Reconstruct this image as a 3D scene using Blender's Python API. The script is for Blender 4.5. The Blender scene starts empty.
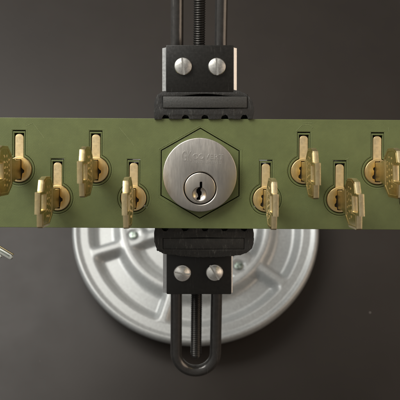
import bpy, bmesh, math, random
from mathutils import Vector, Matrix
random.seed(7)
PI = math.pi
S = 0.001                      # all shapes are written in millimetres
scene = bpy.context.scene
COL = scene.collection
CAM_H = 300.0                  # camera height above the face of the plate (mm)
FPX = 750.0

def at(px, py, z):             # picture point -> mm at height z
    return ((px-200)*(CAM_H-z)/FPX, (155-py)*(CAM_H-z)/FPX)

# ------------------------------------------------------------------ materials
def nodes(name):
    m = bpy.data.materials.new(name); m.use_nodes = True
    nt = m.node_tree; b = nt.nodes['Principled BSDF']
    return m, nt, b
def N(nt, t, **kw):
    n = nt.nodes.new(t)
    for k, v in kw.items(): setattr(n, k, v)
    return n
def coord(nt, scale=(1,1,1), rot=(0,0,0)):
    tc = N(nt, 'ShaderNodeTexCoord'); mp = N(nt, 'ShaderNodeMapping')
    mp.inputs['Scale'].default_value = scale; mp.inputs['Rotation'].default_value = rot
    nt.links.new(tc.outputs['Object'], mp.inputs['Vector'])
    return mp.outputs['Vector']
def noise(nt, vec, scale, detail=4, rough=.6):
    n = N(nt, 'ShaderNodeTexNoise'); n.inputs['Scale'].default_value = scale
    n.inputs['Detail'].default_value = detail; n.inputs['Roughness'].default_value = rough
    nt.links.new(vec, n.inputs['Vector']); return n.outputs['Fac']
def ramp(nt, fac, stops):
    r = N(nt, 'ShaderNodeValToRGB'); e = r.color_ramp.elements
    while len(e) < len(stops): e.new(.5)
    for el, (p, c) in zip(e, stops):
        el.position = p; el.color = (*c, 1) if len(c) == 3 else c
    nt.links.new(fac, r.inputs['Fac']); return r.outputs['Color']
def maprange(nt, fac, a, b, c, d):
    r = N(nt, 'ShaderNodeMapRange')
    for i, v in zip(('From Min','From Max','To Min','To Max'), (a,b,c,d)): r.inputs[i].default_value = v
    nt.links.new(fac, r.inputs['Value']); return r.outputs['Result']
def bump(nt, h, dist, strength=1.0, prev=None):
    b = N(nt, 'ShaderNodeBump'); b.inputs['Distance'].default_value = dist
    b.inputs['Strength'].default_value = strength
    nt.links.new(h, b.inputs['Height'])
    if prev: nt.links.new(prev, b.inputs['Normal'])
    return b.outputs['Normal']
def math_n(nt, op, a, b):
    m = N(nt, 'ShaderNodeMath', operation=op)
    for i, v in enumerate((a, b)):
        if isinstance(v, (int, float)): m.inputs[i].default_value = v
        else: nt.links.new(v, m.inputs[i])
    return m.outputs[0]

def metal(name, c1, c2, r1, r2, nscale=700, stretch=(1,1,1), bdist=.00002, bst=.5, aniso=0, spots=None):
    m, nt, b = nodes(name)
    v = coord(nt, stretch); f = noise(nt, v, nscale, 5)
    v2 = coord(nt); g = noise(nt, v2, 160, 4)
    col = ramp(nt, g, [(.3, c1), (.7, c2)])
    if spots:
        s = noise(nt, v2, 900, 3, .7)
        mx = N(nt, 'ShaderNodeMix', data_type='RGBA')
        nt.links.new(maprange(nt, s, .58, .72, 0, .75), mx.inputs['Factor'])
        nt.links.new(col, mx.inputs['A']); mx.inputs['B'].default_value = (*spots, 1)
        col = mx.outputs['Result']
    nt.links.new(col, b.inputs['Base Color'])
    b.inputs['Metallic'].default_value = 1
    nt.links.new(maprange(nt, f, .3, .7, r1, r2), b.inputs['Roughness'])
    b.inputs['Anisotropic'].default_value = aniso
    nt.links.new(bump(nt, f, bdist, bst), b.inputs['Normal'])
    return m

def printed(name, base, ang):
    """3D printed plastic: fine diagonal extrusion lines"""
    m, nt, b = nodes(name)
    v = coord(nt, rot=(0, 0, ang))
    def wave(vec, sc):
        w = N(nt, 'ShaderNodeTexWave', wave_type='BANDS', bands_direction='X', wave_profile='SIN')
        w.inputs['Scale'].default_value = sc; w.inputs['Distortion'].default_value = .35
        w.inputs['Detail'].default_value = 1; w.inputs['Detail Scale'].default_value = .3
        nt.links.new(vec, w.inputs['Vector']); return w.outputs['Fac']
    w1 = wave(v, 700)
    w2 = wave(coord(nt, rot=(0, 0, ang + PI/2)), 700)
    g = noise(nt, coord(nt), 60, 5); g2 = noise(nt, coord(nt), 1500, 4)
    h = math_n(nt, 'ADD', math_n(nt, 'MULTIPLY', w1, maprange(nt, g, .35, .65, .5, 1.0)), math_n(nt, 'MULTIPLY', w2, .6))
    h = math_n(nt, 'ADD', h, math_n(nt, 'MULTIPLY', g2, .5))
    # surface-wide colour mottling of the plastic itself
    c2 = tuple(x*1.16 for x in base); c1 = tuple(x*.88 for x in base)
    nt.links.new(ramp(nt, noise(nt, coord(nt), 90, 6, .7), [(.3, c1), (.7, c2)]), b.inputs['Base Color'])
    nt.links.new(maprange(nt, g2, .3, .7, .43, .51), b.inputs['Roughness'])
    b.inputs['Specular IOR Level'].default_value = .5
    nt.links.new(bump(nt, h, .00006, .36), b.inputs['Normal'])
    return m

def rubber():
    m, nt, b = nodes('black_rubber')
    v = coord(nt, (1, .22, .5), (0, 0, .12)); f = noise(nt, v, 1100, 6, .75)
    f2 = noise(nt, coord(nt), 500, 6, .7)
    sc = maprange(nt, f, .56, .66, 0, 1)
    col = ramp(nt, sc, [(0, (.010, .010, .009)), (1, (.065, .065, .06))])
    nt.links.new(col, b.inputs['Base Color'])
    nt.links.new(maprange(nt, f2, .3, .7, .42, .7), b.inputs['Roughness'])
    n1 = bump(nt, f, .0004, .8); nt.links.new(bump(nt, f2, .0002, .6, n1), b.inputs['Normal'])
    return m

def plain(name, c, rough, metallic=0, ns=400, bd=.00003, spec=.5, coat=0):
    m, nt, b = nodes(name)
    f = noise(nt, coord(nt), ns, 5, .65)
    nt.links.new(ramp(nt, f, [(.3, tuple(x*.85 for x in c)), (.7, tuple(min(1, x*1.15) for x in c))]), b.inputs['Base Color'])
    b.inputs['Metallic'].default_value = metallic
    nt.links.new(maprange(nt, f, .3, .7, rough*.85, rough*1.2), b.inputs['Roughness'])
    b.inputs['Specular IOR Level'].default_value = spec
    nt.links.new(bump(nt, f, bd, .5), b.inputs['Normal'])
    return m

def table_mat():
    m, nt, b = nodes('dark_laminate')
    big = noise(nt, coord(nt), 9, 5, .6); fine = noise(nt, coord(nt), 1300, 4, .6)
    col = ramp(nt, big, [(.3, (.017, .0135, .011)), (.7, (.024, .019, .015))])
    vo = N(nt, 'ShaderNodeTexVoronoi'); vo.inputs['Scale'].default_value = 42
    nt.links.new(coord(nt), vo.inputs['Vector'])
    # sparse dust specks
    sp = maprange(nt, vo.outputs['Distance'], .012, .022, 1, 0)
    sel = math_n(nt, 'GREATER_THAN', noise(nt, coord(nt), 23, 2), .60)
    mx = N(nt, 'ShaderNodeMix', data_type='RGBA')
    nt.links.new(math_n(nt, 'MULTIPLY', math_n(nt, 'MULTIPLY', sp, sel), .7), mx.inputs['Factor'])
    nt.links.new(col, mx.inputs['A']); mx.inputs['B'].default_value = (.28, .26, .24, 1)
    v2 = N(nt, 'ShaderNodeTexVoronoi'); v2.inputs['Scale'].default_value = 150
    nt.links.new(coord(nt), v2.inputs['Vector'])
    d2 = math_n(nt, 'MULTIPLY', maprange(nt, v2.outputs['Distance'], .02, .06, 1, 0), maprange(nt, noise(nt, coord(nt), 60, 3), .56, .66, 0, .5))
    m2 = N(nt, 'ShaderNodeMix', data_type='RGBA'); nt.links.new(d2, m2.inputs['Factor'])
    nt.links.new(mx.outputs['Result'], m2.inputs['A']); m2.inputs['B'].default_value = (.16, .15, .135, 1)
    nt.links.new(m2.outputs['Result'], b.inputs['Base Color'])
    nt.links.new(maprange(nt, noise(nt, coord(nt), 30, 6, .65), .3, .7, .43, .51), b.inputs['Roughness'])
    nt.links.new(bump(nt, fine, .00005, .4), b.inputs['Normal'])
    b.inputs['Specular IOR Level'].default_value = .32
    return m

M = dict(
    plate=printed('olive_plastic', (.128, .154, .057), math.radians(45)),
    sleeve=printed('olive_plastic_insert', (.128, .154, .057), math.radians(-45)),
    brass=metal('satin_brass', (.95, .76, .42), (1.0, .83, .52), .42, .58, 900, (1, 1, 1), .00002, .5),
    plug=metal('turned_brass', (.96, .70, .31), (1.0, .80, .43), .26, .42, 900, (1, .25, 1), .00001, .5),
    key=metal('worn_key_brass', (.90, .72, .37), (.96, .80, .46), .28, .42, 1500, (1, 1, 1), .00003, .6),
    nickel=metal('brushed_nickel', (.55, .525, .485), (.61, .585, .54), .34, .44, 1500, (1, .15, 1), .00001, .5, .3),
    nickel_plug=metal('brushed_nickel_plug', (.62, .58, .52), (.70, .65, .58), .27, .38, 1500, (1, .08, 1), .00002, .5),
    bright=metal('bright_nickel', (.66, .67, .60), (.80, .81, .74), .26, .40, 600),
    steel=metal('screw_steel', (.84, .83, .78), (.92, .91, .87), .22, .42, 900, (1, 1, 1), .00003, .6, spots=(.45, .43, .40)),
    alu=plain('painted_grey_base', (.335, .348, .345), .35, .3, 900, .00002, .5),
    raw=metal('machined_aluminium', (.75, .76, .75), (.85, .86, .85), .30, .45, 900, (1, 1, .1)),
    black=plain('black_anodised', (.012, .0115, .010), .36, 0, 900, .00003, .42),
    rod=plain('blackened_rod', (.09, .087, .083), .18, .6, 500, .00002),
    thread=plain('black_oxide_thread', (.045, .043, .04), .32, .7, 700, .00003),
    rubber=rubber(),
    strip=plain('gritty_dark_steel', (.055, .055, .052), .5, .2, 1500, .00018),
    table=table_mat(),
)
def scuffs(m, scale, amount, rough_to, col=None):
    """sparse fine scratches: stretched noise in two directions, changes roughness (and colour where worn)"""
    nt = m.node_tree; b = nt.nodes['Principled BSDF']
    tot = None
    for rot in (.6, 2.2, 1.3):
        f = noise(nt, coord(nt, (1, .035, .035), (0, 0, rot)), scale, 2, .5)
        w = maprange(nt, f, .70, .74, 0, 1)
        tot = w if tot is None else math_n(nt, 'MAXIMUM', tot, w)
    tot = math_n(nt, 'MULTIPLY', tot, maprange(nt, noise(nt, coord(nt), 130, 3), .42, .60, 0, amount))
    old = b.inputs['Roughness'].links[0].from_socket
    mx = N(nt, 'ShaderNodeMix'); nt.links.new(tot, mx.inputs[0]); nt.links.new(old, mx.inputs[2]); mx.inputs[3].default_value = rough_to
    nt.links.new(mx.outputs[0], b.inputs['Roughness'])
    if col:
        oc = b.inputs['Base Color'].links[0].from_socket
        mc = N(nt, 'ShaderNodeMix', data_type='RGBA'); nt.links.new(tot, mc.inputs['Factor']); nt.links.new(oc, mc.inputs['A'])
        mc.inputs['B'].default_value = (*col, 1); nt.links.new(mc.outputs['Result'], b.inputs['Base Color'])
scuffs(M['black'], 2600, .8, .6, (.06, .058, .054))
scuffs(M['nickel'], 3000, 1, .62, (.38, .36, .33))
scuffs(M['nickel_plug'], 3000, 1, .6, (.42, .40, .36))
scuffs(M['rod'], 2200, .8, .5, (.22, .21, .2))
# keys: edges in lighter brass, broad faces in darker brass
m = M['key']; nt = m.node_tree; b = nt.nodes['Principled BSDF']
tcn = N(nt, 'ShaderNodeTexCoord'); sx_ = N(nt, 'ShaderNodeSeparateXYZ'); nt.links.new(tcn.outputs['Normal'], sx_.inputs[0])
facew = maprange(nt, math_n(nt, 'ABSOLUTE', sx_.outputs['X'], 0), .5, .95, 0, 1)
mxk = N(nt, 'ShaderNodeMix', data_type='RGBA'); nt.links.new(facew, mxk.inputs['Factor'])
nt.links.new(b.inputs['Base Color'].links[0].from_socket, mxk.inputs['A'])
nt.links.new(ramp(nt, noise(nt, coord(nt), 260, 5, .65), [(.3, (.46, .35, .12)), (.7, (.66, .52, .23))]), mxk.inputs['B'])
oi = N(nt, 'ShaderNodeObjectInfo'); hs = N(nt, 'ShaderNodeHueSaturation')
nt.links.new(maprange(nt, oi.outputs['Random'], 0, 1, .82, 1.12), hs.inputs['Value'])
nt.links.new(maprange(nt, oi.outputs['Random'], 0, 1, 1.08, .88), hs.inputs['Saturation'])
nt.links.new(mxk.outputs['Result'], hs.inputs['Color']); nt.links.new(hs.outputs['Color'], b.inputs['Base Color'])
m, nt, b = nodes('keyway_shade_black'); b.inputs['Base Color'].default_value = (.012, .010, .008, 1); b.inputs['Roughness'].default_value = .6  # near-black colour for the shade inside the key slots
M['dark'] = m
m, nt, b = nodes('iridescent_zinc'); b.inputs['Metallic'].default_value = 1; b.inputs['Roughness'].default_value = .35
nt.links.new(ramp(nt, noise(nt, coord(nt), 500, 3), [(.3, (.20, .26, .22)), (.7, (.42, .46, .42))]), b.inputs['Base Color'])
M['zinc'] = m

# ------------------------------------------------------------------ mesh helpers
def finish(name, me, mat, parent=None, loc=(0,0,0), rot=(0,0,0), smooth=35):
    me.transform(Matrix.Scale(S, 4)) if not me.get('mm_done') else None
    me.name = name; me.materials.clear(); me.materials.append(mat)
    if smooth:
        for p in me.polygons: p.use_smooth = True
        me.set_sharp_from_angle(angle=math.radians(smooth))
    o = bpy.data.objects.new(name, me); COL.objects.link(o)
    o.location = Vector(loc)*S; o.rotation_euler = rot
    if parent: o.parent = parent
    return o
def from_bm(name, bm, mat, parent=None, **kw):
    bmesh.ops.recalc_face_normals(bm, faces=bm.faces)
    me = bpy.data.meshes.new(name); bm.to_mesh(me); bm.free()
    return finish(name, me, mat, parent, **kw)

def slab(outlines, z0, z1, bev=0, bres=2):
    """filled outline(s) with holes, extruded from z0 to z1 (mm) -> mesh"""
    cu = bpy.data.curves.new('c', 'CURVE'); cu.dimensions = '2D'; cu.fill_mode = 'BOTH'
    for pts in outlines:
        sp = cu.splines.new('POLY'); sp.points.add(len(pts)-1)
        for q, p in zip(sp.points, pts): q.co = (p[0], p[1], 0, 1)
        sp.use_cyclic_u = True
    cu.extrude = (z1-z0)/2 - bev
    cu.bevel_depth = bev; cu.bevel_resolution = bres; cu.offset = -bev
    ob = bpy.data.objects.new('c', cu); COL.objects.link(ob)
    dg = bpy.context.evaluated_depsgraph_get()
    me = bpy.data.meshes.new_from_object(ob.evaluated_get(dg), depsgraph=dg)
    bpy.data.objects.remove(ob); bpy.data.curves.remove(cu)
    bm = bmesh.new(); bm.from_mesh(me); bpy.data.meshes.remove(me)
    bmesh.ops.remove_doubles(bm, verts=bm.verts, dist=.0005)
    bmesh.ops.translate(bm, verts=bm.verts, vec=(0, 0, (z0+z1)/2))
    bmesh.ops.recalc_face_normals(bm, faces=bm.faces)
    me = bpy.data.meshes.new('slab'); bm.to_mesh(me); bm.free()
    return me
def circ(r, n=64, c=(0, 0), a0=0, a1=2*PI):
    full = abs(a1-a0-2*PI) < 1e-6
    k = n if full else n+1
    return [(c[0]+r*math.cos(a0+(a1-a0)*i/n), c[1]+r*math.sin(a0+(a1-a0)*i/n)) for i in range(k)]
def keyhole(r, w, top, rounded=False, n=56):
    """round body with a straight tongue going up"""
    a = math.asin(w/r)
    pts = circ(r, n, (0, 0), PI/2+a, 2*PI+PI/2-a)        # from left of the tongue round to its right
    if rounded:
        k = 1.0
        for i in range(0, 13):
            t = i/12*PI
            pts.append((w*math.cos(t), top-w*.9+w*.9*math.sin(t)))
    else:
        pts += [(w, top), (-w, top)]
    return pts
def box_bm(x0, x1, y0, y1, z0, z1, bev=0, seg=3, bm=None):
    b2 = bmesh.new(); bmesh.ops.create_cube(b2, size=1)
    bmesh.ops.scale(b2, vec=(x1-x0, y1-y0, z1-z0), verts=b2.verts)
    bmesh.ops.translate(b2, vec=((x0+x1)/2, (y0+y1)/2, (z0+z1)/2), verts=b2.verts)
    if bev: bmesh.ops.bevel(b2, geom=b2.edges[:], offset=bev, segments=seg, profile=.5, affect='EDGES')
    return b2
def merge(bm, other, mat=None):
    me = bpy.data.meshes.new('t'); other.to_mesh(me); other.free()
    if mat is not None: me.transform(mat)
    bm.from_mesh(me); bpy.data.meshes.remove(me)
def lathe_bm(prof, n=96, close=True):
    bm = bmesh.new(); rings = []
    for r, z in prof:
        if r < 1e-6: rings.append([bm.verts.new((0, 0, z))])
        else: rings.append([bm.verts.new((r*math.cos(2*PI*i/n), r*math.sin(2*PI*i/n), z)) for i in range(n)])
    for a, b_ in zip(rings, rings[1:]):
        for i in range(n):
            j = (i+1) % n
            if len(a) == 1: bm.faces.new((a[0], b_[i], b_[j]))
            elif len(b_) == 1: bm.faces.new((a[i], a[j], b_[0]))
            else: bm.faces.new((a[i], a[j], b_[j], b_[i]))
    return bm
def tube_bm(path, r, n=20):
    bm = bmesh.new(); P = [Vector(p) for p in path]; rings = []
    up = Vector((0, 0, 1))
    for i, p in enumerate(P):
        t = (P[min(i+1, len(P)-1)]-P[max(i-1, 0)]).normalized()
        s = t.cross(up)
        if s.length < 1e-4: s = Vector((1, 0, 0))
        s.normalize(); u = s.cross(t).normalized()
        rings.append([bm.verts.new(p + r*(math.cos(2*PI*k/n)*s + math.sin(2*PI*k/n)*u)) for k in range(n)])
    for a, b_ in zip(rings, rings[1:]):
        for k in range(n): bm.faces.new((a[k], a[(k+1) % n], b_[(k+1) % n], b_[k]))
    bm.faces.new(rings[0]); bm.faces.new(list(reversed(rings[-1])))
    return bm
def thread_bm(length, r, depth, pitch, n=20, sub=7):
    """threaded rod along +Y from 0 to length"""
    bm = bmesh.new(); rings = []; steps = int(length/pitch*sub)
    for i in range(steps+1):
        y = length*i/steps; ring = []
        taper = min(1, (length-y)/1.6)
        for k in range(n):
            ph = (y/pitch + k/n) % 1
            tri = abs(ph*2-1)
            rr = (r - depth*tri)*(.72+.28*taper)
            a = 2*PI*k/n
            ring.append(bm.verts.new((rr*math.cos(a), y, rr*math.sin(a))))
        rings.append(ring)
    for a, b_ in zip(rings, rings[1:]):
        for k in range(n): bm.faces.new((a[k], a[(k+1) % n], b_[(k+1) % n], b_[k]))
    bm.faces.new(rings[0]); bm.faces.new(rings[-1])
    return bm
def boolean(me, cutters, op='DIFFERENCE'):
    """apply cutter meshes (mm) to a mesh (mm), returns a new mesh"""
    a = bpy.data.objects.new('a', me); COL.objects.link(a); obs = [a]
    for c in cutters:
        o = bpy.data.objects.new('b', c); COL.objects.link(o); obs.append(o)
        md = a.modifiers.new('m', 'BOOLEAN'); md.operation = op; md.object = o; md.solver = 'EXACT'
    dg = bpy.context.evaluated_depsgraph_get()
    out = bpy.data.meshes.new_from_object(a.evaluated_get(dg), depsgraph=dg)
    for o in obs: bpy.data.objects.remove(o)
    return out
def bm_mesh(bm):
    bmesh.ops.recalc_face_normals(bm, faces=bm.faces)
    me = bpy.data.meshes.new('m'); bm.to_mesh(me); bm.free(); return me
def text_bm(bm, s, x, y, size, z, thick, sx=1, rot=0, bev=.03, bold=0):
    cu = bpy.data.curves.new('t', 'FONT'); cu.body = s; cu.size = size; cu.extrude = thick
    cu.offset = bold; cu.bevel_depth = bev; cu.resolution_u = 4; cu.space_character = 1.12
    ob = bpy.data.objects.new('t', cu); COL.objects.link(ob)
    dg = bpy.context.evaluated_depsgraph_get()
    me = bpy.data.meshes.new_from_object(ob.evaluated_get(dg), depsgraph=dg)
    bpy.data.objects.remove(ob); bpy.data.curves.remove(cu)
    me.transform(Matrix.Translation((x, y, z)) @ Matrix.Rotation(rot, 4, 'Z') @ Matrix.Diagonal((sx, 1, 1, 1)))
    bm.from_mesh(me); bpy.data.meshes.remove(me)

def empty(name, loc, rz=0, **props):
    o = bpy.data.objects.new(name, None); COL.objects.link(o)
    o.location = Vector(loc)*S; o.rotation_euler = (0, 0, rz); o.empty_display_size = .005
    for k, v in props.items(): o[k] = v
    return o
def kids(o): return [c for c in COL.objects if c.parent == o]
def copy_tree(o, parent=None):
    c = o.copy(); COL.objects.link(c)
    if parent: c.parent = parent
    for ch in kids(o): copy_tree(ch, c)
    return c

# ------------------------------------------------------------------ plate
ROLL = math.radians(-.36)
def rolled(x, y):
    c, s = math.cos(ROLL), math.sin(ROLL); return (x*c-y*s, x*s+y*c)
PT, PB = 14.5, -29.4
UP_Y, LO_Y = -6.2, -17.5
locks = [(-72.4, UP_Y), (-57.0, LO_Y), (-41.7, UP_Y), (-26.5, LO_Y),
         (26.4, LO_Y), (41.5, UP_Y), (56.0, LO_Y), (71.0, UP_Y), (86.2, LO_Y)]
HEX = (.1, -7.3); HR = 18.2
def hexa(r, c=HEX): return [(c[0]+r*math.sin(i*PI/3), c[1]+r*math.cos(i*PI/3)) for i in range(6)]
holes = [hexa(HR)]
for x, y in locks:
    holes.append([(px+x, py+y) for px, py in keyhole(6.4, 2.62, 15.7)])
plate = empty('lock_plate', (0, 0, 0), ROLL, label='long olive green printed plate holding the locks, clamped between the black jaws', category='plate')
body = slab([[(-97, PB), (102, PB), (102, PT), (-97, PT)]] + holes, -25, 0, .14, 1)
finish('plate_body', body, M['plate'], plate, smooth=12)
# seam beads: the slightly raised outline the printer leaves around each opening
def ring_of(pts, r_out, r_in, fn): pass
bm = bmesh.new()
def add_slab(bm, outl, z0, z1, bev=0):
    me = slab(outl, z0, z1, bev, 1); bm.from_mesh(me); bpy.data.meshes.remove(me)
add_slab(bm, [hexa(HR+1.15), hexa(HR+.75)], -.1, .06, .04)
for x, y in locks:
    o1 = [(px+x, py+y) for px, py in keyhole(7.15, 3.25, 16.4)]
    o2 = [(px+x, py+y) for px, py in keyhole(6.85, 2.98, 16.1)]
    add_slab(bm, [o1, o2], -.1, .03, .03)
me = bpy.data.meshes.new('outline_bead'); bm.to_mesh(me); bm.free()
finish('outline_bead', me, M['plate'], plate, smooth=12)
# dragged nozzle strings and scuffs lying on the face
def at_plate(px, py): return ((px-200)*.4, (155-py)*.4)
strings = [
    [(296, 130), (302, 124.5), (309, 124), (313, 126.5), (311, 128)], [(303, 122.5), (312, 122)],
    [(388, 126), (389, 131)], [(345, 159), (349, 157)], [(119, 128), (124, 134), (130, 141), (134, 146)],
    [(33, 124), (38, 131), (44, 139)], [(26, 127), (33, 124)]]
pale = plain('pale_olive_plastic', (.30, .34, .17), .45)
for st in strings:
    pts = [at_plate(*p) for p in st]; path = []
    for a, b_ in zip(pts, pts[1:]):
        for k in range(4): path.append((a[0]+(b_[0]-a[0])*k/4+random.uniform(-.05, .05), a[1]+(b_[1]-a[1])*k/4+random.uniform(-.05, .05), .03))
    path.append((pts[-1][0], pts[-1][1], .03))
    from_bm('plastic_string', tube_bm(path, .04, 6), pale, plate)

# ------------------------------------------------------------------ small lock cylinder (first of its kind)
def make_lock():
    root = empty('lock_cylinder', (0, 0, 0))
    sl = slab([keyhole(6.22, 2.45, 15.25), keyhole(5.42, 1.98, 14.55)], -24, -.05, .10, 1)
    finish('sleeve', sl, M['sleeve'], root, smooth=12)
    ho = slab([keyhole(5.15, 1.72, 14.25, True)], -24.5, -.45, .16, 2)
    finish('housing', ho, M['brass'], root)
    slot = [(-1.12, 4.1), (1.12, 4.1), (1.12, .8), (1.5, .2), (2.2, -.3), (2.2, -1.2), (1.5, -1.6), (1.12, -4.2), (-1.12, -4.2), (-1.12, -3.2), (-2.1, -2.8), (-2.1, -1.9), (-1.5, -1.2), (-1.4, .3), (-1.8, .7), (-1.8, 1.4), (-1.12, 1.8)]
    pl = slab([circ(5.0, 72), slot], -3.1, .55, .12, 2)
    finish('plug', pl, M['plug'], root)
    fl = slab([circ(4.3, 40)], -.6, -.05)  # dark disc just below the plug face, painted shade for the slot
    kw = finish('keyway_shade', fl, M['dark'], root)
    return root
lock0 = make_lock()
lock_labels = [
    'brass lock cylinder in the upper row at the far left end of the green plate',
    'brass lock cylinder in the lower row, leftmost of that row',
    'brass lock cylinder in the upper row, first one left of the hexagon inset',
    'brass lock cylinder in the lower row directly left of the hexagon inset',
    'brass lock cylinder in the lower row directly right of the hexagon inset',
    'brass lock cylinder in the upper row, first one right of the hexagon inset',
    'brass lock cylinder in the lower row, second one right of the hexagon inset',
    'brass lock cylinder in the upper row at the far right end of the green plate',
    'lower row lock cut off by the right picture edge, only its outline showing']
L = []
for i, (x, y) in enumerate(locks):
    o = lock0 if i == 0 else copy_tree(lock0)
    rx, ry = rolled(x, y)
    o.location = Vector((rx, ry, 0))*S; o.rotation_euler = (0, 0, ROLL)
    o['label'] = lock_labels[i]; o['category'] = 'lock'; o['group'] = 'small brass locks set in the green plate'
    L.append(o)

# ------------------------------------------------------------------ key (standing up out of the lock, edge on to the camera)
def make_key():
    root = empty('door_key', (0, 0, 0))
    T = 1.95
    # outline in (u, h): u runs along the plate's Y, h straight up
    ol = [(-3.7, -5.2), (3.7, -5.2), (3.7, 8.5), (4.4, 10.5), (4.4, 13.2), (6.1, 14.4), (9.1, 20.0), (9.15, 27.4),
          (8.0, 32.4), (4.1, 33.9), (3.9, 34.2), (3.9, 38.2), (-3.9, 38.2), (-4.0, 34.4), (-8.6, 33.6), (-9.1, 32.2),
          (-9.1, 20.0), (-6.1, 14.4), (-4.4, 13.2), (-4.4, 10.5), (-3.7, 8.5)]
    hole = [(-2.7, 27.8), (2.7, 27.8), (2.9, 28.2), (2.9, 35.3), (2.6, 35.8), (-2.6, 35.8), (-2.9, 35.3), (-2.9, 28.2)]
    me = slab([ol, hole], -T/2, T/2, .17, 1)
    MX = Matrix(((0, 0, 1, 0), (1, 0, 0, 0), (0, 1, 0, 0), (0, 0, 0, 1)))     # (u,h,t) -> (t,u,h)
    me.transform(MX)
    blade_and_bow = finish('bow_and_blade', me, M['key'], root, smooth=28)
    # raised border and worn stamping on both faces
    bm = bmesh.new()
    rim_o = [(5.4, 15.4), (8.3, 20.6), (8.4, 27.0), (7.4, 31.5), (3.9, 32.6), (3.4, 27.2), (-3.4, 27.2), (-3.9, 32.8), (-7.9, 32.4), (-8.4, 31.6), (-8.4, 20.6), (-5.4, 15.4)]
    c = Vector((0, 24))
    rim_i = [(4.9, 15.9), (7.8, 20.8), (7.9, 26.8), (7.0, 31.0), (4.4, 31.7), (3.8, 26.6), (-3.8, 26.6), (-4.4, 32.2), (-7.6, 31.9), (-7.9, 31.3), (-7.9, 20.8), (-4.9, 15.9)]
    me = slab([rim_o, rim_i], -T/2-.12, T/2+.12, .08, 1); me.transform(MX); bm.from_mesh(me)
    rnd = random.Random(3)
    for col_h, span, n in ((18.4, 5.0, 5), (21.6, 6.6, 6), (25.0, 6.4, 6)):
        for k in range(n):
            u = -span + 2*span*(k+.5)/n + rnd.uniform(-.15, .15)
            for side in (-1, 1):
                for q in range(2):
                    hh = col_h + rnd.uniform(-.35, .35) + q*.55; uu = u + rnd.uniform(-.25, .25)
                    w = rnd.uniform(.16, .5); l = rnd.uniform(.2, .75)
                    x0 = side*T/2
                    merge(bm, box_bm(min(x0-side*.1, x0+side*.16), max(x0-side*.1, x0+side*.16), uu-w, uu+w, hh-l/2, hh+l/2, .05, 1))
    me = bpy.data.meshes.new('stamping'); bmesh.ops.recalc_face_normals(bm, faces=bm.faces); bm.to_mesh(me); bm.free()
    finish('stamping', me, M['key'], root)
    return root
key0 = make_key()
key_labels = [
    'brass key in the upper row lock at far left, cut off by the picture edge',
    'brass key in the leftmost lower row lock, above bare dark table',
    'brass key in the upper row lock next left of the hexagon inset',
    'thin looking brass key seen edge on in the lower lock just left of the hexagon',
    'narrow pale brass key in the lower lock just right of the hexagon',
    'pale brass key in the upper row lock next right of the hexagon inset',
    'pale brass key with lit face in the lower row lock second right of the hexagon',
    'broad faced pale brass key with rectangular hole in the upper lock at far right']
tw = [1.0, -.8, .6, 1.2, -.6, .8, 2.0, 1.4]
ti = [0, .6, -.3, .4, .2, -.5, .7, .3]
for i in range(8):
    o = key0 if i == 0 else copy_tree(key0)
    x, y = rolled(*locks[i])
    o.location = Vector((x, y, .4))*S
    o.rotation_euler = (math.radians(-ti[i]*.6), math.radians(ti[i]), ROLL + math.radians(tw[i]))
    o['label'] = key_labels[i]; o['category'] = 'key'; o['group'] = 'brass keys standing in the small locks'

# ------------------------------------------------------------------ big round lock in the hexagon
cx, cy = rolled(*HEX)
big = empty('round_lock', (cx, cy, 0), ROLL, label='large round brushed nickel lock without a key, in the central hexagon inset', category='lock')
FZ = 3.0
C = (-.1, -.55)        # axis of the lock inside the hexagon
me = slab([hexa(HR-.36, (0, 0)), circ(12.2, 64, C)], -24, -.25, .16, 1)
finish('hexagonal_insert', me, M['sleeve'], big, smooth=12)
PLUGC = (C[0]+.1, C[1]-5.3)
# body with a bevelled face and a bore for the plug
bm = lathe_bm([(0, -24), (12.0, -24), (12.0, -.3), (14.5, -.2), (14.7, .1), (14.7, FZ-.45), (14.57, FZ-.16), (14.25, FZ), (0, FZ)], 160)
bmesh.ops.translate(bm, vec=(C[0], C[1], 0), verts=bm.verts)
shell = bm_mesh(bm)
bore = lathe_bm([(0, -9), (6.55, -9), (6.55, FZ-.3), (7.0, FZ+.15), (7.0, FZ+2), (0, FZ+2)], 96)
bmesh.ops.translate(bore, vec=(PLUGC[0], PLUGC[1], 0), verts=bore.verts)
me = boolean(shell, [bm_mesh(bore)])
lb = finish('lock_body', me, M['nickel'], big)
# plug with a scooped key entry and a crooked keyway
pl = lathe_bm([(0, -8), (6.2, -8), (6.2, FZ-.35), (6.08, FZ-.12), (5.85, FZ), (0, FZ)], 112)
bmesh.ops.translate(pl, vec=(PLUGC[0], PLUGC[1], 0), verts=pl.verts)
sc = bmesh.new(); bmesh.ops.create_uvsphere(sc, u_segments=48, v_segments=32, radius=4.0)
bmesh.ops.scale(sc, vec=(.76, .76, .5), verts=sc.verts)
bmesh.ops.translate(sc, vec=(PLUGC[0]-.25, PLUGC[1]-2.45, FZ+.55), verts=sc.verts)
kx, ky = PLUGC[0], PLUGC[1]
slot = [(-.15, 2.35), (.15, 2.6), (.75, 2.6), (.85, 2.3), (.85, .3), (.35, -.2), (.2, -.9), (.65, -1.5), (.65, -2.6), (.2, -3.1), (.2, -4.7), (-1.35, -4.7), (-1.35, -4.0),
        (-.75, -3.4), (-.9, -2.4), (-1.45, -1.7), (-1.45, -.6), (-.8, .1), (-.15, .5)]
sm = slab([[(kx+a, ky+b_) for a, b_ in slot]], -6, FZ+2)
me = boolean(bm_mesh(pl), [bm_mesh(sc), sm])
pg = finish('plug', me, M['nickel_plug'], big)
me = slab([circ(5.0, 40, PLUGC)], -6.5, -4.5); finish('keyway_shade', me, M['dark'], pg)  # dark disc standing in for shade deep in the slot
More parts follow.
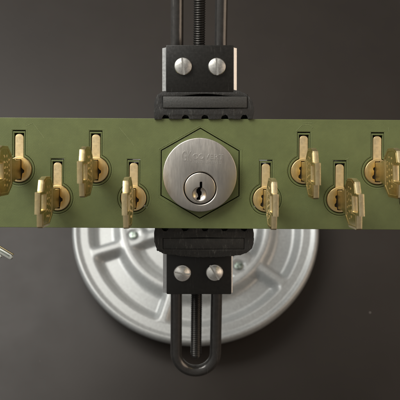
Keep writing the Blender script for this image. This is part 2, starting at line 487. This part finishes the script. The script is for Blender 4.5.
# raised-edge stamping
bm = bmesh.new()
k = .396; tx = lambda p: (p-200)*k; ty = lambda p: (155-p)*k - cy
z = FZ+.02
text_bm(bm, 'COVERT', tx(192.2), ty(158.9), 2.95, z, .03, 1.0, math.radians(-1.2), .03, .03)
text_bm(bm, 'INSTRUMENTS', tx(192.6), ty(163.3), 1.45, z, .035, 1.08, math.radians(-1.2), 0, 0)
text_bm(bm, 'G', tx(181.4), ty(160.8), 5.6, z, .03, .5, math.radians(-1), .03, .05)
text_bm(bm, 'K', tx(186.6), ty(160.9), 5.6, z, .03, .5, math.radians(-1), .03, .05)
me = bpy.data.meshes.new('lettering'); bm.to_mesh(me); bm.free()
finish('lettering', me, metal('stamped_nickel', (.64, .62, .58), (.70, .68, .64), .38, .48), lb)

# ------------------------------------------------------------------ vise
TILT = math.radians(-30)             # the vise head holds the plate square to the camera; base and table lean away below
BASE_C = Vector((-2.7, -40.0, -150))
nrm = Vector((0, -math.sin(TILT), math.cos(TILT)))
ORG = BASE_C - nrm*18             # vise axis at table level
VM = Matrix.Translation(ORG*S) @ Matrix.Rotation(TILT, 4, 'X')
vise = empty('bench_vise', ORG, 0, label='black jawed bench vise with looped steel rods on a round ribbed grey base', category='vise')
vise.rotation_euler = (TILT, 0, 0)
WORLD = {}
def vpart(name, bm, mat, parent=None, loc=(0, 0, 0), own=False, **kw):
    """own: shape and place given in the vise's own frame; otherwise in the plate's frame"""
    o = from_bm(name, bm, mat, None, **kw)
    w = (VM if own else Matrix.Identity(4)) @ Matrix.Translation(Vector(loc)*S)
    o.parent = parent
    o.matrix_basis = (VM if parent is vise else WORLD[parent.name]).inverted() @ w
    WORLD[o.name] = w
    return o
# round base: heights above the table, local to the vise's own axis
def base_h(r):
    P = [(0, 30), (15, 30), (17, 27), (21, 17), (24, 12.6), (34, 12.2), (37.0, 13.0), (40.5, 16.6), (42.0, 17.5), (44.8, 17.6), (46.2, 16.6), (48.8, 12.4), (50.5, 11.6),
         (58.5, 11.2), (60.0, 11.8), (63.2, 16.2), (64.4, 16.9), (69.2, 17.0), (70.2, 17.5), (71.6, 18.2), (72.6, 18.0), (73.5, 17.0), (74.0, 15.6), (74.1, 14.0)]
    for (a, h0), (b_, h1) in zip(P, P[1:]):
        if r <= b_: return h0 + (h1-h0)*(r-a)/(b_-a)
    return 0
ribs = [math.radians(a) for a in (-162, -107, -37, 18, 80, 136)]
bm = bmesh.new(); NA = 600
rs = [.01, 8, 15, 16, 17, 19, 21, 22.5, 24] + [25+i for i in range(9)] + [34+i*.75 for i in range(36)] + [61+i*.5 for i in range(26)] + [73.7, 74.0, 74.1]
rings = []
def smooth(t): t = max(0, min(1, t)); return t*t*(3-2*t)
SCREW_A, SCREW_R = math.radians(192.5), 37.6
for r in rs:
    ring = []
    for i in range(NA):
        a = 2*PI*i/NA
        h = base_h(r)
        if 24 < r < 64.4:
            for ra in ribs:
                d = abs(math.sin(a-ra))*r if math.cos(a-ra) > 0 else 99
                w = 1-smooth((d-1.3)/4.4)
                h = max(h, h + (17.0-h)*w)
            # bosses for the mounting screws
            for q in range(3):
                sa = SCREW_A + q*2*PI/3
                d = math.hypot(r*math.cos(a)-SCREW_R*math.cos(sa), r*math.sin(a)-SCREW_R*math.sin(sa))
                w = 1-smooth((d-6.0)/3.0)
                h = max(h, h+(17.3-h)*w)
                if d < 3.4: h = 16.7
        ring.append(bm.verts.new((r*math.cos(a), r*math.sin(a), h)))
    rings.append(ring)
for a, b_ in zip(rings, rings[1:]):
    for i in range(NA): bm.faces.new((a[i], a[(i+1) % NA], b_[(i+1) % NA], b_[i]))
ring = [bm.verts.new((64.5*math.cos(2*PI*i/NA), 64.5*math.sin(2*PI*i/NA), .02)) for i in range(NA)]
for i in range(NA): bm.faces.new((rings[-1][i], rings[-1][(i+1) % NA], ring[(i+1) % NA], ring[i]))
bm.faces.new(rings[0]); bm.faces.new(ring)
base = vpart('round_base', bm, M['alu'], vise, (0, 0, 0), True, smooth=60)
def screw_bm(r, h, slot_a, slot_w=.9, slot_d=.9, dome=.25, cross=False):
    prof = [(0, -2.5), (r*.45, -2.5), (r*.45, 0), (r*.98, 0), (r, .2), (r, h*.55), (r*.93, h*.8), (r*.75, h*.95), (r*.4, h+dome*.7), (0, h+dome)]
    head = bm_mesh(lathe_bm(prof, 48))
    cuts = []
    for a in ([slot_a, slot_a+PI/2] if cross else [slot_a]):
        l = r*(.6 if cross else 1.3)
        bx = box_bm(-l, l, -slot_w/2, slot_w/2, h+dome-slot_d, h+3)
        bmesh.ops.rotate(bx, verts=bx.verts, cent=(0, 0, 0), matrix=Matrix.Rotation(a, 3, 'Z'))
        cuts.append(bm_mesh(bx))
    me = boolean(head, cuts); bm = bmesh.new(); bm.from_mesh(me); return bm
for q in range(3):
    sa = SCREW_A + q*2*PI/3
    vpart('mounting_screw', screw_bm(2.6, 1.0, .3, .7, .9, .15, True), M['zinc'], base, (SCREW_R*math.cos(sa), SCREW_R*math.sin(sa), 16.6), True)
# column and swivel body (mostly hidden by the plate)
vpart('column', lathe_bm([(0, 28), (13, 28), (13, 32), (9.5, 38), (9, 52), (10.5, 55), (11.5, 60), (11, 65), (8, 69), (0, 70)], 64), M['black'], vise, (0, 0, 0), True)
ball = BASE_C + nrm*44
vpart('swivel_neck', tube_bm([tuple(ball), tuple(ball.lerp(Vector((0, -9, -34)), .5)), (0, -9, -36)], 7.5, 32), M['black'], vise)
# rods: lean back towards the lower end
SL = .25
def rz(Y): return -21 + Y*SL
def rx_(Y): return -.95 + Y*.0107
HX = 9.0
def rodx(Y): return HX
yU, zU = 96, rz(96)
yc = -90.5
path_L = []; rr = 2.6
arc = []
for i in range(0, 25):
    a = PI + PI*i/24
    Y = yc + HX*math.sin(a); arc.append((rx_(Y)+HX*math.cos(a), Y, rz(Y)))
path = [(rx_(Y)-HX, Y, rz(Y)) for Y in (90, 60, 30, 0, -30, -60)] + arc + [(rx_(Y)+HX, Y, rz(Y)) for Y in (-60, -30, 0, 30, 60, 90)]
top = []
for i in range(1, 24):
    a = PI*i/24
    Y = 90 + HX*math.sin(a); top.append((rx_(Y)+HX*math.cos(a), Y, rz(Y)))
vpart('looped_rod', tube_bm(path+top+[path[0]], rr, 28), M['rod'], vise)
# threaded spindle
th = thread_bm(170, 2.55, .42, .95, 20, 7)
bmesh.ops.rotate(th, verts=th.verts, cent=(0, 0, 0), matrix=Matrix.Rotation(PI, 3, 'Z'))
bmesh.ops.rotate(th, verts=th.verts, cent=(0, 0, 0), matrix=Matrix.Rotation(math.atan(SL), 3, 'X'))
bmesh.ops.rotate(th, verts=th.verts, cent=(0, 0, 0), matrix=Matrix.Rotation(-.0107, 3, 'Z'))
sx = rx_(-80) - .1
Y_END = at(195, 357, rz(-91))[1]
vpart('threaded_spindle', th, M['thread'], vise, (sx+1.82, Y_END+170*math.cos(math.atan(SL)), rz(Y_END)+170*math.sin(math.atan(SL))))

# jaws
def jaw(upper):
    s = 1 if upper else -1
    zt = 1.0 if upper else -12.0
    q = lambda px, py: at(px, py, zt)
    if upper: (x0, y1), (x1, y0) = q(166, 45), q(233.6, 92)
    else:     (x0, y1), (x1, y0) = q(166.6, 250), q(231.3, 294.3)
    blk = vpart('jaw_block', box_bm(x0, x1, y0, y1, zt-27, zt, .35, 2), M['black'], vise)
    bx_ = (at(158, 0, zt-6)[0], at(248, 0, zt-6)[0]); ye = (PT+.3, PT+10) if upper else (PB-10, PB-.3)
    vpart('jaw_face', box_bm(bx_[0], bx_[1], ye[0], ye[1], -25.5, -3.2 if upper else -7.5, .4, 2), M['black'], vise)
    # bare metal cheeks, leaning outwards
    for sd, xx, wd in ((-1, x0, 1.6), (1, x1, 1.35 if upper else .6)):
        bm = bmesh.new()
        ya, yb = y0+.4, y1-.9
        P = [(xx-sd*.3, zt-.5), (xx+sd*.05, zt-.5), (xx+sd*wd, zt-.5-wd*1.05), (xx+sd*wd*.9, zt-25), (xx-sd*.3, zt-25)]
        a = [bm.verts.new((p[0], ya, p[1])) for p in P]; b2 = [bm.verts.new((p[0], yb, p[1])) for p in P]
        bm.faces.new(a); bm.faces.new(b2)
        for i in range(5): bm.faces.new((a[i], a[(i+1) % 5], b2[(i+1) % 5], b2[i]))
        bmesh.ops.recalc_face_normals(bm, faces=bm.faces)
        bmesh.ops.bevel(bm, geom=bm.edges[:], offset=.12, segments=2, affect='EDGES')
        vpart('metal_cheek', bm, M['raw'], blk)
    if upper: sc = [(183, 66, math.radians(96)), (217, 66.3, math.radians(93))]; r = 3.45
    else: sc = [(182.3, 273.4, math.radians(-8)), (214.6, 272.9, math.radians(-58))]; r = 3.55
    for px, py, a in sc:
        X, Y = at(px, py, zt+1.5)
        o = vpart('slotted_screw', screw_bm(r, 1.3, a, .8 if upper else .62, 1.0 if upper else 1.55, .4 if upper else .95), M['steel'], blk, (X, Y, zt+.02))
    # rubber pad
    zp = .8 if upper else -3.5
    if upper:
        ol = [(154.6, 119.2), (153.7, 112), (154.0, 103), (156.5, 96), (160.5, 92.2), (167, 90.6), (176, 88.6), (187, 87.4), (200, 87.2), (213, 87.4), (226, 88.4), (235, 89.6), (243, 92.2),
              (250.5, 97), (253.6, 104), (254.4, 112), (252.5, 119.2)]
        nt_, ny, sg = [165.5, 185.5, 205, 225, 244.5], 119.2, -1
        st = (163, 96.4, 247, 107.8)
    else:
        ol = [(252.8, 227), (254.2, 236), (253.4, 246), (249.5, 251.5), (243, 254.6), (234, 256), (222, 257), (200, 257.4), (186, 256.6), (174, 254.8), (164, 254.2), (157.6, 250.6), (154.6, 244), (153.8, 236), (155, 227)]
        nt_, ny, sg = [244, 224.5, 205, 185, 165], 227, 1
        st = (163.2, 238.5, 244, 249.2)
    pts = [at(*p, zp) for p in ol]
    # smooth the outline once
    sm_ = [pts[0]]
    for a, b_ in zip(pts, pts[1:]):
        sm_ += [(a[0]*.72+b_[0]*.28, a[1]*.72+b_[1]*.28), (a[0]*.28+b_[0]*.72, a[1]*.28+b_[1]*.72)]
    sm_.append(pts[-1]); pts = sm_
    # gripping edge with half round notches, walked back to the start
    edge = []
    xs = sorted([at(n_, ny, zp)[0] for n_ in nt_], reverse=upper)
    y_e = at(0, ny, zp)[1]; yn = y_e
    d = -1 if upper else 1
    for i, xn in enumerate(xs):
        R_ = 1.45
        for k_ in range(0, 13):
            a = PI*k_/12
            edge.append((xn - d*R_*math.cos(a), y_e - sg*R_*1.15*math.sin(a)*(1 if True else 1)))
    pts = pts + edge
    # jagged hand-cut look
    X0, Y1 = at(st[0], st[1], zp+.5); X1, Y0 = at(st[2], st[3], zp+.5)
    up = 1.0 if upper else .25; dn = .45 if upper else .1
    sl_ = [(X0-.12, Y0-.05)] + [(X0+(X1-X0)*t/12, Y0-.05-dn*max(0, math.sin(PI*(t/12*1.5-.25)))) for t in range(1, 12)] + [(X1+.12, Y0-.05), (X1+.12, Y1+.05)] + \
          [(X1+(X0-X1)*t/12, Y1+.05+up*max(0, math.sin(PI*(t/12*1.7-.35)))) for t in range(1, 12)] + [(X0-.12, Y1+.05)]
    dense = []
    for a, b_ in zip(pts, pts[1:]+pts[:1]):
        n_ = max(1, int(math.hypot(b_[0]-a[0], b_[1]-a[1])/.55))
        dense += [(a[0]+(b_[0]-a[0])*k_/n_, a[1]+(b_[1]-a[1])*k_/n_) for k_ in range(n_)]
    pts = [(p[0]+random.uniform(-.07, .07), p[1]+random.uniform(-.14, .14)) for p in dense]
    me = slab([pts, sl_], zp-3.8, zp, .12, 1)
    bm = bmesh.new(); bm.from_mesh(me)
    pad = vpart('rubber_pad', bm, M['rubber'], vise, smooth=40)
    vpart('pad_insert', box_bm(X0, X1, Y0, Y1, zp-3.7, zp+(.5 if upper else .2), .2, 2), M['strip'] if upper else M['rubber'], pad)
jaw(True); jaw(False)

# ------------------------------------------------------------------ loose pick tips tucked under the plate at the far left
def flat_strip(Lh, w, th, y0=0, z0=0, x0=0, round_n=8):
    pts = [(x0, -w/2), (Lh-w*.5, -w/2)] + [(Lh-w*.5+w*.5*math.cos(t), w/2*math.sin(t)) for t in [(-PI/2)+PI*i/round_n for i in range(1, round_n)]] + [(Lh-w*.5, w/2), (x0, w/2)]
    me = slab([pts], z0-th, z0, .15, 2); me.transform(Matrix.Translation((0, y0, 0)))
    return me
root = Vector((*at(-38, 228.5, -26.6), -26.6)); tip = Vector((*at(12, 258, -18.5), -18.5))
dx = (tip-root).normalized(); dy = Vector((0, 0, 1)).cross(dx).normalized(); dz = dx.cross(dy)
PM = Matrix((dx, dy, dz)).transposed().to_4x4()
Lp = (tip-root).length
picks = empty('pick_set', root, 0, label='pale metal strips poking in at the left picture edge below the green plate', category='tool')
def pk(name, mat, *a, **kw):
    me = flat_strip(*a, **kw); me.transform(PM); return finish(name, me, mat, picks)
pk('pick_shaft', M['bright'], Lp, 2.2, .9)
pk('shaft_ridge', M['zinc'], Lp-1.4, .35, .5, .1, .3, 1.0).parent = [o for o in COL.objects if o.name == 'pick_shaft'][0]
pk('pick_shaft', M['key'], Lp-.2, .5, .8, 1.55, 0)
pk('pick_shaft', M['bright'], Lp-4.8, 1.5, .8, -2.0, 0)

# ------------------------------------------------------------------ table
bm = bmesh.new(); bmesh.ops.create_grid(bm, x_segments=1, y_segments=1, size=1500)
t = from_bm('table_top', bm, M['table'], None, loc=ORG, rot=(TILT, 0, 0), smooth=0); t['kind'] = 'structure'

# ------------------------------------------------------------------ light
w = bpy.data.worlds.new('World'); scene.world = w; w.use_nodes = True; nt = w.node_tree
bg = nt.nodes['Background']; tc = nt.nodes.new('ShaderNodeTexCoord')
def toward(v):
    d = nt.nodes.new('ShaderNodeVectorMath'); d.operation = 'DOT_PRODUCT'
    nt.links.new(tc.outputs['Generated'], d.inputs[0]); d.inputs[1].default_value = Vector(v).normalized()
    return d.outputs['Value']
# a dim room: bright window wall to the upper left, warm wall to the right
c1 = ramp(nt, maprange(nt, toward((-.75, .62, .3)), -1, 1, 0, 1), [(0, (.10, .09, .08)), (.55, (.16, .15, .14)), (.80, (.34, .33, .31)), (.93, (.50, .49, .47)), (1, (.60, .59, .56))])
c2 = ramp(nt, maprange(nt, toward((1, .05, .15)), .5, 1, 0, 1), [(0, (0, 0, 0)), (.55, (.12, .09, .07)), (1, (.60, .45, .34))])
ad = nt.nodes.new('ShaderNodeMix'); ad.data_type = 'RGBA'; ad.blend_type = 'ADD'; ad.inputs['Factor'].default_value = 1
nt.links.new(c1, ad.inputs['A']); nt.links.new(c2, ad.inputs['B'])
nt.links.new(ad.outputs['Result'], bg.inputs['Color']); bg.inputs['Strength'].default_value = 1.0
def lamp(name, loc, target, sx, sy, power, col):
    l = bpy.data.lights.new(name, 'AREA'); l.shape = 'RECTANGLE'; l.size = sx; l.size_y = sy; l.energy = power; l.color = col
    o = bpy.data.objects.new(name, l); COL.objects.link(o); o.location = loc
    o.rotation_euler = (Vector(target)-Vector(loc)).to_track_quat('-Z', 'Y').to_euler(); return o
lamp('window_light', (-.62, .56, .34), (-.04, .02, -.03), .6, .6, 7.0, (1.0, .99, .96))
lamp('upper_window_light', (-.2, .34, .17), (0, 0, -.01), .4, .2, 1.35, (1, .95, .88))
lamp('warm_wall_light', (.5, .05, .18), (.03, 0, 0), .4, .5, 1.0, (1, .80, .62))

# ------------------------------------------------------------------ camera
cam = bpy.data.cameras.new('Camera'); co = bpy.data.objects.new('Camera', cam); COL.objects.link(co)
co.location = (0, 0, CAM_H*S); cam.sensor_width = 36; cam.lens = 36*FPX/400
cam.shift_y = -45/400; cam.clip_start = .01; cam.clip_end = 50
cam.dof.use_dof = True; cam.dof.focus_distance = .297; cam.dof.aperture_fstop = 67.5/3.0
scene.camera = co
scene.view_settings.view_transform = 'Standard'; scene.view_settings.look = 'None'
scene.view_settings.exposure = 0; scene.view_settings.gamma = 1
